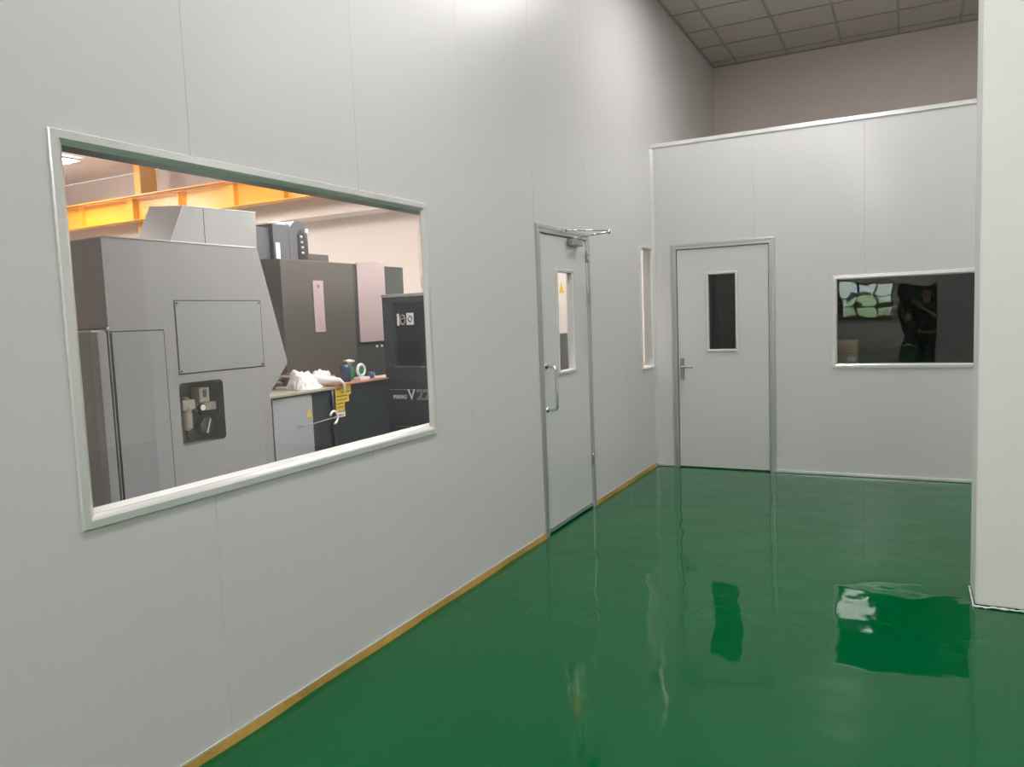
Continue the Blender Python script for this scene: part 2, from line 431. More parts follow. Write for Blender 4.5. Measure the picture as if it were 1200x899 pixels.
V2 = (.505, .795, 1.105, 1.842)
d2, leaf2, (a, b_, v1) = door('door_2', PB, D2, (.65, YP, 0), V2, 'white steel door with lever handle in the partition')
MB().box(.252, .292, YP-.012, YP-.002, .845, 1.050, bev=.004).build('lock_plate', 'nickel', leaf2)
lv = MB().lathe((.272, YP-.010, .968), (0, -1, 0), [(.015, 0), (.015, .008), (.009, .012), (.009, .045)], 18)
lv.tube([(.272, YP-.05, .968), (.285, YP-.056, .968), (.33, YP-.058, .967), (.385, YP-.052, .965)], [.009, .010, .009, .0075], 12)
lv.lathe((.272, YP-.010, .90), (0, -1, 0), [(.009, 0), (.009, .006), (.004, .007)], 16)
lv.build('lever_handle', 'nickel', leaf2)
MB().box(D2[0]+.06, D2[1]-.06, YP-.001, YP+.045, .0005, .006).build('door_gap_shade', 'black', d2)  # black strip standing in for the dark gap under the door
for z in (1.85, .25):
    MB().lathe((1.072, YP-.012, z-.045), (0, 0, 1), [(.006, 0), (.008, .004), (.008, .086), (.006, .09)], 12).build('door_hinge', 'alu', d2)

# rear wall window band and dark door (seen mirrored in the partition window)
w4 = struct_root('window_4', (.86, YB, 1.0), 'wide window with mullions in the wall behind the photographer')
fr = MB()
for xx in (.06, .62, 1.20, 1.66): fr.box(xx, xx+.055, YB-.08, YB+.02, 1.0, 2.2)
fr.box(.06, 1.72, YB-.08, YB+.02, 1.0, 1.05); fr.box(.06, 1.72, YB-.08, YB+.02, 2.15, 2.2); fr.box(.06, 1.72, YB-.078, YB+.018, 1.72, 1.77); fr.box(.06, 1.72, YB-.076, YB+.016, 1.38, 1.43)
fr.build('window_frame', 'brown', w4)
MB().box(.10, 1.68, YB-.05, YB-.044, 1.03, 2.17).build('window_pane', 'glass', w4)
MB().box(.01, 1.76, YB-.001, YB+.10, .93, .985).build('window_sill', 'brown', w4)
d3 = struct_root('door_3', (2.48, YB, 0), 'dark door in the wall behind the photographer')
MB().frame(PR, *BD, [(0, 0), (0, .02), (.07, .02), (.07, -.1), (0.001, -.1)], bottom=False).build('door_frame', 'black', d3)
MB().box(2.04, 2.93, YB-.09, YB-.05, .01, 1.95).build('door_leaf', 'darkgreen', d3)

# ------------------------------------------------------------------ dark room behind the partition
RY0 = YP + TH
MB().box(0.001, XR, RY0+.001, YF-.001, 2.93, 3.0).build('ceiling_small_room_bounce', 'backwall', kind='structure')  # unseen pale roof slab, added to bounce light onto ceiling and far wall
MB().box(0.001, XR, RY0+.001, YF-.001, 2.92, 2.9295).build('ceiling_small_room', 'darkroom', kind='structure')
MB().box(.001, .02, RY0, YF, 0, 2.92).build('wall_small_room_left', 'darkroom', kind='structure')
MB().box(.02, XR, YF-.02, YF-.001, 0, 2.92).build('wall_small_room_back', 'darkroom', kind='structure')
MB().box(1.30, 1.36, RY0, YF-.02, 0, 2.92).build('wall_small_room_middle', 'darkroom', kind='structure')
tb = thing('work_table', 'dark work table behind the partition window carrying a cardboard box', 'table', (2.2, 8.0, 0))
MB().box(1.40, 3.0, 7.55, 8.45, .72, .755, bev=.004).build('table_top', 'motor', tb)
for lx in (1.44, 2.92):
    for ly in (7.6, 8.36): MB().box(lx, lx+.045, ly, ly+.045, 0, .72).build('leg', 'alu_dark', tb)
bx = thing('cardboard_box', 'brown cardboard box behind the partition window', 'box', (1.60, 7.95, .755))
MB().box(1.46, 1.745, 7.90, 8.2, .755, 1.150, bev=.003).build('box_body', 'cardboard', bx)
MB().box(1.46, 1.745, 7.8985, 7.8995, 1.03, 1.034).box(1.46, 1.745, 7.8985, 7.8995, 1.095, 1.098).build('flap_edge', 'brown', bx)
MB().box(1.665, 1.735, 7.897, 7.8995, .955, 1.0).build('paper_label', 'paper', bx)

# ------------------------------------------------------------------ machine room shell
MB().box(-14, -.11, YF, YF+.1, 0, ZC).build('wall_machine_room_back', 'cream', kind='structure')
MB().box(-14.1, -14, -3, YF, 0, ZC).build('wall_machine_room_left', 'cream', kind='structure')
MB().box(-14, -.11, -3.1, -3, 0, ZC).build('wall_machine_room_front', 'cream', kind='structure')
MB().box(-14, -.001, -3, YF, ZC+.001, ZC+.05).build('ceiling_machine_room', 'concrete', kind='structure')
MB().box(-14, -.111, 9.50, YF-.001, 3.20, 3.62).build('trim_3', 'cream', kind='structure', label='cream ledge running along the machine room back wall')
MB().box(-4.54, -4.50, 9.90, YF-.0005, 0, 3.19).build('trim_4', 'cream', kind='structure', label='thin vertical joint strip on the cream wall')

# ------------------------------------------------------------------ yellow crane structure
by = 9.05
cr = thing('crane_beam', 'long yellow steel crane runway beam crossing the machine room', 'beam', (-7, by, 3.47))
bz0, bz1 = 3.44, 3.85
cw = MB().box(-13.9, -.2, by+.10, by+.115, bz0+.012, bz1-.012)
cw.build('beam_web', 'yellow', cr)
MB().box(-13.9, -.2, by+.0, by+.21, bz0-.006, bz0+.012, bev=.002).build('lower_flange', 'yellow', cr)
MB().box(-13.9, -.2, by-.02, by+.21, bz1-.012, bz1+.004, bev=.002).build('upper_flange', 'yellow', cr)
MB().box(-13.9, -.2, by+.08, by+.13, bz1+.004, bz1+.04).build('crane_rail', 'copper', cr)
MB().tube([(-13.9, by-.03, bz1-.05), (-.2, by-.03, bz1-.05)], .012, 8).build('conductor_bar', 'copper', cr)
for i, xx in enumerate((-11.35, -10.05, -8.75, -7.6, -6.4, -5.2, -3.9, -2.6, -1.3)):
    MB().box(xx, xx+(.16 if i % 2 else .02), by+.012, by+.099, bz0+.013, bz1-.013).build('stiffener', 'yellow', cr)
# post: column through the beam up to the ceiling
def bp(px0): return px0
post = thing('crane_post', 'yellow steel column carrying the crane beam', 'post', (-10.0, by+.35, 0))
px_, py_ = -10.1, by+.24
MB().box(px_-.0, px_+.16, py_, py_+.02, 0, ZC-.015, bev=.002).build('post_front_flange', 'yellow', post)
MB().box(px_+.0, px_+.16, py_+.32, py_+.34, 0, ZC-.015, bev=.002).build('post_rear_flange', 'yellow', post)
MB().box(px_+.13, px_+.145, py_+.02, py_+.32, 0, ZC-.015).build('post_web', 'yellowshade', post)
MB().box(px_-.12, px_+.25, py_-.10, py_+.42, 0, .02).build('base_plate', 'yellow', post)

# ------------------------------------------------------------------ light grey machine
gm = thing('milling_machine', 'light grey machine with bolted square panel behind the large window', 'machine', (-2.3, 3.1, 0))
X = -1.6
prof = [(2.624, .01), (2.624, 1.998), (2.632, 2.005), (3.700, 2.010), (3.722, 1.995), (3.927, 1.262), (3.922, 1.238), (3.745, 1.052), (3.745, .01)]
# front sheet with valve recess cut out: recess y 3.038..3.362, z .815..1.187 (rounded)
RC = (3.040, 3.362, .815, 1.187)
t = bmesh.new()
fo = [t.verts.new((X, y_, z_)) for y_, z_ in prof]
bo = [t.verts.new((X-1.75, y_, z_)) for y_, z_ in prof]
n = len(prof)
for i in range(n): t.faces.new((fo[i], bo[i], bo[(i+1) % n], fo[(i+1) % n]))
t.faces.new(bo)
def rrect(R, rad, seg=5):
    out = []
    for cx, cz, a0 in ((R[1]-rad, R[3]-rad, 0), (R[0]+rad, R[3]-rad, 90), (R[0]+rad, R[2]+rad, 180), (R[1]-rad, R[2]+rad, 270)):
        for k in range(seg+1):
            an = math.radians(a0 + 90*k/seg); out.append((cx + rad*math.cos(an), cz + rad*math.sin(an)))
    return out
rr = rrect(RC, .028)
# outer loop edges + inner loop edges -> fill with hole
inn = [t.verts.new((X, y_, z_)) for y_, z_ in rr]
oe = [e for e in t.edges if e.verts[0] in fo and e.verts[1] in fo]
ie = [t.edges.new((inn[i], inn[(i+1) % len(inn)])) for i in range(len(inn))]
bmesh.ops.triangle_fill(t, use_beauty=True, use_dissolve=False, edges=oe + ie)
bmesh.ops.recalc_face_normals(t, faces=list(t.faces))
hb = MB(); hb._add(t)
housing = hb.build('housing', 'machine', gm)
t = bmesh.new(); A = [t.verts.new((X, y_, z_)) for y_, z_ in rr]; B = [t.verts.new((X-.13, y_, z_)) for y_, z_ in rr]
for i in range(len(rr)): t.faces.new((A[i], A[(i+1) % len(rr)], B[(i+1) % len(rr)], B[i]))
t.faces.new(B); q = MB(); q._add(t); rec = q.build('valve_recess', 'recess', gm)
# access panel with joint and bolts
ap = MB().frame(lambda u, v, o: (X+o, u, v), 3.047, 3.716, 1.237, 1.672, [(0, .0002), (0, .0012), (.006, .0012), (.006, .0002)]).build('panel_joint', 'line', gm)
pan = MB().box(X, X+.004, 3.054, 3.709, 1.244, 1.665, bev=.0015).build('access_panel', 'machine2', gm)
for y_ in (3.066, 3.697):
    for z_ in (1.256, 1.653):
        MB().lathe((X+.004, y_, z_), (1, 0, 0), [(.006, 0), (.006, .002), (.003, .003)], 10).build('bolt', 'line', pan)
# lower hinged door at the left
MB().box(X, X+.006, 2.640, 2.960, .05, 1.498, bev=.002).build('side_door', 'machine2', gm)
MB().frame(lambda u, v, o: (X+o, u, v), 2.632, 2.968, .04, 1.506, [(0, .0002), (0, .0012), (.007, .0012), (.007, .0002)]).build('door_joint', 'line', gm)
MB().prism([(X+.004, 2.560, .03), (X+.004, 2.612, .03), (X-.03, 2.622, .03), (X-1.5, 2.622, .03), (X-1.5, 2.540, .03), (X-.03, 2.540, .03)], (0, 0, 1.475), .004).build('side_cover', 'machine', gm)
MB().box(X-1.5, X-.02, 2.545, 2.622, 1.5055, 1.514).build('cover_edge', 'white', gm)
MB().lathe((X+.002, 2.622, 1.506), (0, 0, 1), [(.008, 0), (.008, .02), (.004, .024)], 10).build('hinge_pin', 'chrome', gm)
MB().prism([(X-.3, 2.5385, .70), (X-.3, 2.5385, .76), (X-.25, 2.5385, .70)], (0, -.001, 0)).build('warning_label', 'sticker', gm, label='yellow triangular warning label')
MB().box(X-1.4, X+.001, 2.6225, 2.6238, 1.52, 1.523).box(X-.0005, X+.0006, 2.6235, 2.6265, 1.51, 1.995).build('corner_joint', 'line', gm)
# hood
z0 = 2.006
A_ = [(-1.8, 3.202, z0), (-1.8, 3.915, z0), (-1.8, 3.922, 2.279), (-1.8, 3.329, 2.260)]
B_ = [(-2.6, 3.530, z0), (-2.6, 4.6, z0), (-2.6, 4.6, 2.41), (-2.6, 3.715, 2.376)]
t = bmesh.new(); a = [t.verts.new(p) for p in A_]; c = [t.verts.new(p) for p in B_]
t.faces.new(a); t.faces.new(c[::-1])
for i in range(4): t.faces.new((a[i], c[i], c[(i+1) % 4], a[(i+1) % 4]))
bmesh.ops.recalc_face_normals(t, faces=list(t.faces))
q = MB(); q._add(t)
q = q.build('top_hood', 'machine', gm)
MB().box(-1.800, -1.7985, 3.480, 3.4835, z0+.001, 2.262).build('hood_joint', 'line', gm)
MB().tube([(-1.799, 3.202, z0), (-1.799, 3.329, 2.260), (-1.799, 3.922, 2.279)], .003, 6).build('hood_edge', 'paper', gm)
MB().tube([(X, 2.63, 2.006), (X, 3.700, 2.011)], .004, 6).build('top_edge', 'paper', gm)
# air regulator inside the recess
XX = X-.13
rg = MB().lathe((XX+.06, 3.135, .895), (0, 0, 1), [(.012, 0), (.030, .012), (.033, .03), (.033, .10), (.028, .115), (.034, .12), (.034, .15), (.022, .16), (.022, .19), (.010, .20)], 18).box(XX+.02, XX+.09, 3.09, 3.18, 1.02, 1.08, bev=.006).build('air_regulator', 'brass', rec)
MB().box(XX+.02, XX+.095, 3.21, 3.285, 1.055, 1.145, bev=.006).box(XX+.03, XX+.085, 3.19, 3.34, 1.0, 1.05, bev=.006).build('filter_block', 'brass', rec)
MB().lathe((XX+.092, 3.215, 1.025), (1, 0, 0), [(.026, 0), (.026, .018), (.023, .021)], 22).build('gauge_rim', 'black', rec)
MB().lathe((XX+.113, 3.215, 1.025), (1, 0, 0), [(.018, 0), (.018, .002)], 22).build('gauge_face', 'gaugeface', rec)
MB().lathe((XX+.03, 3.275, .905), (1, 0, 0), [(.05, 0), (.05, .035), (.045, .04)], 26).build('rotary_switch', 'darkgreen', rec, label='dark green round rotary switch')
MB().prism([(XX+.071, 3.262, .862), (XX+.071, 3.270, .858), (XX+.071, 3.300, .944), (XX+.071, 3.292, .948)], (.006, 0, 0)).build('switch_pointer', 'paper', rec)
MB().tube([(XX+.05, 3.135, .895), (XX+.05, 3.14, .83)], .005, 8).build('drain_hose', 'black', rec)
MB().tube([(XX+.03, 3.09, 1.05), (XX+.05, 3.065, 1.0), (XX+.05, 3.07, .93), (XX+.03, 3.10, .86)], .006, 8).build('air_hose', 'black', rec)
MB().tube([(XX+.04, 3.24, 1.0), (XX+.05, 3.25, .975)], .008, 8).build('drain_plug', 'black', rec)
MB().box(XX+.094, XX+.0955, 3.235, 3.262, 1.085, 1.13).build('block_label', 'motor', rec)

# ------------------------------------------------------------------ dark machining centre
dm = thing('machining_center', 'dark machining centre with pinkish door panel seen through the large window', 'machine', (-2.8, 5.3, 0))
zt = 2.06
MB().prism([(-2.5, 4.855, .97), (-2.5, 5.835, .97), (-3.6, 5.835, .97), (-3.6, 4.76, .97), (-2.74, 4.76, .97)], (0, 0, zt-.97), .004).build('enclosure', 'dark', dm, label='charcoal brown upper enclosure')
MB().box(-3.6, -2.505, 5.837, 6.62, .97, zt-.004, bev=.004).build('side_enclosure', 'darkgreen', dm, label='slate black part of the upper enclosure')
MB().box(-2.515, -2.498, 5.80, 5.835, 1.0, zt, bev=.003).build('door_post', 'darkblue', dm)
# pinkish door window with a slightly arched top
pk = []
for k in range(9):
    u = k/8; pk.append((-2.50, 5.845 + u*.43, zt+.012 + .010*math.sin(u*math.pi)))
pk += [(-2.50, 6.275, 1.313), (-2.50, 5.845, 1.313)]
MB().prism(pk, (.014, 0, 0)).build('door_window', 'pink', dm, label='pinkish grey film covered door window')
tg = MB().box(-2.4985, -2.494, 5.232, 5.366, 1.432, 1.888, bev=.001).build('name_plate', 'pink', dm)
MB().lathe((-2.494, 5.300, 1.838), (1, 0, 0), [(.014, 0), (.014, .002)], 14).build('lamp_dot', 'brown', tg)
MB().box(-2.9, -2.6, 5.32, 5.585, zt, 2.135, bev=.004).build('top_box', 'dark', dm)
eb = MB().box(-3.1, -2.64, 4.70, 4.895, zt, 2.330, bev=.004).box(-3.1, -2.6, 4.897, 5.085, zt, 2.365, bev=.004).build('electrical_box', 'motor', dm)
MB().box(-2.60, -2.592, 4.915, 4.962, zt+.01, 2.205).build('level_strip', 'white', dm)
MB().tube([(-2.65, 4.9, 2.372), (-2.66, 5.0, 2.392), (-2.68, 5.12, 2.395), (-2.7, 5.2, 2.41)], .006, 6).build('cable', 'white', dm)
dome = [(-2.6, 5.087, zt+.001), (-2.6, 5.087, 2.372)]
for k in range(12):
    an = math.radians(150 - k*13.6); dome.append((-2.6, 5.195 + .125*math.cos(an)*(1 if an < 1.57 else .85), 2.255 + .158*math.sin(an)))
dome += [(-2.6, 5.322, zt+.001)]
mg = MB().prism(dome, (-.35, 0, 0)).build('tool_magazine', 'motor', dm, label='dark domed tool magazine cover')
MB().prism([(-2.5995, 5.19, zt+.02), (-2.5995, 5.19, 2.30), (-2.5995, 5.23, 2.34), (-2.5995, 5.27, 2.30), (-2.5995, 5.305, 2.24), (-2.5995, 5.31, zt+.02)], (.006, 0, 0)).build('magazine_opening', 'black', mg)
for k in range(4): MB().lathe((-2.593, 5.222+.004*k, 2.275-.047*k), (1, 0, 0), [(.012, 0), (.012, .006), (.005, .02)], 10).build('tool_tip', 'white', mg)
MB().box(-2.61, -2.59, 5.285, 5.318, 2.318, 2.350).build('magazine_bracket', 'white', mg)
# lower base: grey cabinet door, dark door, big dark tank
MB().box(-3.6, -2.03, 4.14, 4.86, 0, .965, bev=.004).box(-3.6, -2.012, 4.87, 5.598, 0, .985, bev=.002).build('base', 'darkblue', dm)
MB().box(-3.6, -1.985, 4.125, 4.86, .966, .985, bev=.003).build('table_rim', 'brass', dm, label='beige metal table edge')
MB().box(-2.6, -1.99, 4.875, 5.585, .986, 1.000, bev=.003).build('tank_rim', 'copper', dm)
MB().box(-2.028, -2.0, 4.165, 4.587, .03, .955, bev=.005).build('cabinet_door', 'machine2', dm, label='pale blue grey cabinet door')
MB().box(-2.029, -2.004, 4.125, 4.158, .03, .960, bev=.004).build('cabinet_edge', 'alu_dark', dm)
MB().box(-2.028, -2.0, 4.592, 4.79, .03, .960, bev=.004).build('dark_door', 'darkblue', dm)
MB().tube([(-2.0, 4.822, .96), (-1.99, 4.826, .80), (-2.0, 4.82, .65), (-1.995, 4.83, .45), (-2.0, 4.825, .2), (-2.0, 4.82, .03)], .014, 8).tube([(-2.01, 4.845, .96), (-2.0, 4.85, .6), (-2.01, 4.845, .05)], .009, 8).build('hose_bundle', 'black', dm)
lb = MB().prism([(-2.0115, 4.878, .984), (-2.0115, 5.075, .984), (-2.0115, 5.075, .905), (-2.0115, 5.045, .905), (-2.0115, 5.045, .845), (-2.0115, 4.985, .845), (-2.0115, 4.985, .775), (-2.0115, 4.878, .775)], (.003, 0, 0)).build('warning_label', 'sticker', dm, label='stepped yellow warning label')
lt = MB()
for r_, (w0, w1) in enumerate(((4.89, 4.94), (4.95, 5.06), (4.89, 5.03), (4.90, 5.02), (4.89, 4.97), (4.90, 4.975))):
    lt.box(-2.0086, -2.0078, w0, w1, .955-.030*r_, .963-.030*r_)
lt.build('label_print', 'line', lb)
MB().box(-2.0115, -2.0095, 4.878, 4.99, .725, .768).build('info_label', 'paper', dm)
MB().tube([(-1.915, 4.335, .725), (-1.915, 4.86, .757)], .004, 8).tube([(-1.915, 4.40, .729), (-2.0, 4.40, .729)], .003, 8).tube([(-1.915, 4.84, .756), (-2.0, 4.84, .756)], .005, 8).build('lever_rod', 'pink', dm)
MB().tube([(-1.915, 4.735 + .045*math.sin(math.radians(a_)), .752+.05*math.cos(math.radians(a_))) for a_ in range(-70, 200, 18)], .009, 8).build('lever_ring', 'white', dm)
MB().prism([(-1.9995, 4.515, .775), (-1.9995, 4.575, .775), (-1.9995, 4.545, .85)], (.002, 0, 0)).build('triangle_label', 'sticker', dm, label='small yellow triangle label')
for y_ in (6.11, 6.19): MB().lathe((-2.505, y_, 1.262), (1, 0, 0), [(.011, 0), (.011, .01), (.006, .014)], 10).build('indicator_lamp', 'white', dm)
# front cabinet whose face looks along the corridor
FY = 5.6
MB().box(-2.03, -1.05, FY, 7.1, 0.02, 1.715, bev=.004).build('front_cabinet', 'darkblue', dm, label='blue black front cabinet with lettering')
MB().box(-2.03, -1.045, FY-.012, 7.1, 1.715, 1.742, bev=.003).build('cabinet_top', 'alu_dark', dm)
MB().box(-2.002, -1.05, FY-.0012, FY-.0002, .885, .889).build('cabinet_seam', 'alu_dark', dm)
MB().box(-1.93, -1.06, FY-.06, FY-.001, .535, .56, bev=.003).build('foot_ledge', 'darkgreen', dm)
Rx = Matrix.Rotation(math.pi/2, 4, 'X')
MB().text('MAKINO', .052, Matrix.Translation((-1.955, FY-.003, .805)) @ Matrix.Scale(.72, 4, (1, 0, 0)) @ Rx).build('maker_lettering', 'white', dm)
MB().text('V', .135, Matrix.Translation((-1.795, FY-.003, .800)) @ Matrix.Scale(.95, 4, (1, 0, 0)) @ Rx, .002).build('model_letter', 'white', dm)
def outline_text(body, size, T):
    cu = bpy.data.curves.new('t', 'FONT'); cu.body = body; cu.size = size; cu.fill_mode = 'NONE'; cu.bevel_depth = .0012; cu.bevel_resolution = 0
    o = bpy.data.objects.new('t', cu); COL.objects.link(o)
    me = bpy.data.meshes.new_from_object(o.evaluated_get(bpy.context.evaluated_depsgraph_get())); me.transform(T)
    q = MB(); q.bm.from_mesh(me); bpy.data.objects.remove(o); bpy.data.curves.remove(cu); bpy.data.meshes.remove(me); return q
outline_text('22', .125, Matrix.Translation((-1.70, FY-.003, .802)) @ Matrix.Scale(1.15, 4, (1, 0, 0)) @ Rx).build('model_number', 'white', dm)
# emblem plates
em = MB().box(-1.872, -1.848, FY-.003, FY-.0003, 1.462, 1.566).build('emblem_bar', 'white', dm)
MB().tube([(-1.812 + .026*math.cos(math.radians(a_)), FY-.003, 1.512+.042*math.sin(math.radians(a_))) for a_ in range(0, 360, 24)], .0055, 6, closed=True).tube([(-1.845, FY-.003, 1.51), (-1.79, FY-.003, 1.53)], .004, 6).build('emblem_ring', 'alu_dark', dm)
e2 = MB().box(-1.770, -1.695, FY-.003, FY-.0003, 1.465, 1.570).build('emblem_plate', 'white', dm)
MB().tube([(-1.731 + .021*math.cos(math.radians(a_)), FY-.0035, 1.518+.023*math.sin(math.radians(a_))) for a_ in range(-40, 130, 17)], [.003+.0004*k for k in range(10)], 6).tube([(-1.731 + .021*math.cos(math.radians(a_)), FY-.0035, 1.518+.023*math.sin(math.radians(a_))) for a_ in range(140, 310, 17)], [.003+.0004*k for k in range(10)], 6).build('swirl_mark', 'line', e2)

# ------------------------------------------------------------------ things lying on the machine base
def blob(name, c, size, seed, material, parent=None, tail=None, rings=18, seg=28):
    r = random.Random(seed); ph = [r.uniform(0, 6.28) for _ in range(8)]
    t = bmesh.new(); R = []
    for i in range(rings+1):
        th = math.pi*i/rings; row = []
        for k in range(seg):
            a_ = 2*math.pi*k/seg
            w = 1 + .10*math.sin(3*a_+ph[0]+2*th) + .07*math.sin(5*a_+ph[1]) + .05*math.sin(9*a_+ph[2]+3*th)
            x_ = math.sin(th)*math.cos(a_)*w; y_ = math.sin(th)*math.sin(a_)*w; z_ = math.cos(th)
            z_ = max(z_, -.35)
            yy = y_*size[1]; sl = 1.
            if tail: sl = 1 - tail*(y_ + .2)
            row.append(t.verts.new((c[0]+x_*size[0], c[1]+yy, c[2] + (z_+.35)*size[2]*max(.25, sl)*(1 + .12*math.sin(4*a_+ph[3])*math.sin(th)))))
        R.append(row)
    for A, B in zip(R, R[1:]):
        for k in range(seg):
            f = t.faces.new((A[k], B[k], B[(k+1) % seg], A[(k+1) % seg])); f.smooth = True
    bmesh.ops.remove_doubles(t, verts=list(t.verts), dist=1e-5)
    bmesh.ops.recalc_face_normals(t, faces=list(t.faces))
    q = MB(); q._add(t); return q
bag = thing('plastic_bag', 'crumpled white plastic bag lying on the machine table edge', 'bag', (-2.13, 4.75, .985))
def crumple(seed, cx, y0, ln, zb, h0, wmax, fall, nz=.014):
    # crumpled film: a ridge line with random folds, peak near its first end
    r = random.Random(seed); t = bmesh.new(); ctl = []; n = 16
    for i in range(n+1):
        u = i/n
        h = h0*min(1, .30 + u*9)*(1 - fall*max(0, u-.08)**1.3) ; h *= 1 + .10*math.sin(11*u+seed)
        wd = wmax*(.35 + .65*math.sin(math.pi*min(1, u*.95+.12)))
        row = []
        for k in range(15):
            v = k/14*2-1; pr = max(0., 1-abs(v)**1.5)
            j = nz if 0 < k < 14 else .002
            row.append(t.verts.new((cx + v*wd + r.uniform(-j, j)*.7, y0 + ln*u + r.uniform(-j, j)*.5, max(zb, zb + h*pr + r.uniform(-j, j)*(.3+pr)))))
        ctl.append(row)
    for A, B in zip(ctl, ctl[1:]):
        for k in range(14): t.faces.new((A[k], A[k+1], B[k+1], B[k]))
    ring = ctl[0] + [q_[-1] for q_ in ctl[1:-1]] + ctl[-1][::-1] + [q_[0] for q_ in ctl[-2:0:-1]]
    lo = [t.verts.new((v_.co.x, v_.co.y, zb-.0008)) for v_ in ring]
    for i in range(len(ring)): t.faces.new((ring[i], lo[i], lo[(i+1) % len(ring)], ring[(i+1) % len(ring)]))
    t.faces.new(lo)
    bmesh.ops.triangulate(t, faces=list(t.faces)); bmesh.ops.recalc_face_normals(t, faces=list(t.faces))
    q = MB(); q._add(t); return q
q = crumple(21, -2.15, 4.545, .33, .9875, .165, .125, .80)
q.build('bag_body', 'plastic_white', bag)
MB().tube([(-2.14, 4.76, 1.046), (-2.07, 4.85, 1.042), (-1.99, 4.92, 1.030), (-1.970, 4.95, 1.0), (-1.972, 4.952, .92)], [.045, .038, .024, .011, .006], 10).build('bag_tail', 'plastic_white', bag)
pile = thing('hose_coil', 'dark coil of hoses on the table between grey machine and bag', 'hose', (-2.35, 4.45, .985))
r = random.Random(4)
for k in range(4):
    cy, cz, rad = 4.42+.06*k, 1.0+.022*k, .10+.01*(k % 2)
    MB().tube([(-2.38 + rad*math.cos(a_/14*6.283), cy+rad*1.1*math.sin(a_/14*6.283), cz + .012*math.sin(a_*1.7+k) + .02) for a_ in range(14)], .017, 8, closed=True).build('hose_loop', 'brown' if k % 2 else 'black', pile)
tc_ = thing('tool_case', 'small grey tool case on the machine table beside the bag', 'case', (-2.3, 5.03, 1.0))
MB().box(-2.36, -2.24, 4.93, 5.16, 1.002, 1.057, bev=.006).build('case_body', 'alu_dark', tc_)
MB().box(-2.2395, -2.232, 5.12, 5.15, 1.005, 1.05, bev=.003).build('case_clasp', 'white', tc_)
cl_ = crumple(9, -2.30, 4.95, .20, 1.0585, .055, .05, .5, .009).build('cloth_rag', 'plastic_white')
tag(cl_, 'white rag lying on top of the small grey tool case', 'cloth')
bo_ = thing('coolant_bottle', 'dark navy bottle standing on the dark tank corner', 'bottle', (-2.1, 5.13, 1.0))
MB().lathe((-2.1, 5.130, 1.0015), (0, 0, 1), [(.043, 0), (.045, .005), (.045, .12), (.036, .14), (.018, .15)], 24).build('bottle_body', 'navy', bo_)
MB().lathe((-2.1, 5.130, 1.149), (0, 0, 1), [(.018, 0), (.018, .03), (.012, .033)], 16).build('bottle_cap', 'brown', bo_)
gb = thing('spray_bottle', 'green bottle with white top behind the white tape roll', 'bottle', (-2.22, 5.33, 1.0))
MB().lathe((-2.22, 5.33, 1.0015), (0, 0, 1), [(.036, 0), (.038, .005), (.038, .10), (.016, .13)], 22).build('bottle_body', 'green_glass', gb)
MB().lathe((-2.22, 5.33, 1.13), (0, 0, 1), [(.015, 0), (.015, .02), (.05, .028), (.046, .042), (.01, .05)], 16).build('bottle_top', 'white', gb)
tr = thing('tape_roll', 'white tape roll standing on edge on the dark tank', 'tape', (-2.12, 5.36, 1.0))
MB().tube([(-2.12, 5.365 + .050*math.cos(a_/24*6.283), 1.083+.050*math.sin(a_/24*6.283)) for a_ in range(24)], .013, 8, closed=True).build('roll', 'white', tr)
MB().lathe((-2.128, 5.365, 1.083), (1, 0, 0), [(.036, 0), (.036, .012)], 24).build('roll_core', 'green_glass', tr)
sb = MB().box(-2.10, -2.03, 5.235, 5.37, 1.0015, 1.030, bev=.004).build('small_box', 'paper'); tag(sb, 'small white box under the front edge of the tape roll', 'box')
mug = thing('mug', 'small blue enamel mug at the far end of the dark tank', 'cup', (-2.12, 5.52, 1.0))
MB().lathe((-2.12, 5.50, 1.0015), (0, 0, 1), [(.026, 0), (.030, .004), (.030, .055), (.026, .055), (.025, .01)], 22).build('mug_body', 'blue', mug)
MB().tube([(-2.12, 5.53, 1.045), (-2.12, 5.55, 1.04), (-2.12, 5.55, 1.018), (-2.12, 5.53, 1.012)], .004, 8).build('mug_handle', 'white', mug)
# corrugated hose ring resting on the front cabinet
hc = MB(); pts = []; rs = []
for k in range(120):
    a_ = 2*math.pi*k/120; pts.append((-1.76+.105*math.cos(a_), 6.05+.05*math.sin(a_), 1.884+.105*math.sin(a_))); rs.append(.024 if k % 2 else .030)
hc.tube(pts, rs, 12, closed=True)
h_ = hc.build('corrugated_hose', 'brass'); tag(h_, 'ringed grey corrugated hose resting on the dark front cabinet', 'hose')

# far things seen through door glass and the narrow window
wc = thing('electrical_cabinet', 'tall white cabinet with yellow triangle seen through the door glass', 'cabinet', (-.62, 6.5, 0))
MB().box(-.86, -.40, 6.42, 6.62, .03, 2.15, bev=.006).build('cabinet_body', 'cream', wc)
MB().prism([(-.652, 6.4195, 1.70), (-.598, 6.4195, 1.70), (-.625, 6.4195, 1.80)], (0, -.003, 0)).build('warning_triangle', 'sticker', wc, label='small yellow warning triangle')
MB().box(-.85, -.41, 6.43, 6.61, 0, .03).build('plinth', 'black', wc)
gc = thing('control_box', 'dark grey box low behind the door glass before the white cabinet', 'box', (-.62, 6.3, 0))
MB().box(-.84, -.575, 6.20, 6.41, .03, 1.335, bev=.006).build('box_body', 'motor', gc)
MB().box(-.82, -.60, 6.21, 6.40, 0, .03).build('plinth', 'black', gc)
yb = MB().box(-2.6, -.2, 8.95, 9.04, .62, .905, bev=.01)
for xx in (-2.4, -.5): yb.box(xx, xx+.12, 8.955, 9.035, 0, .63)
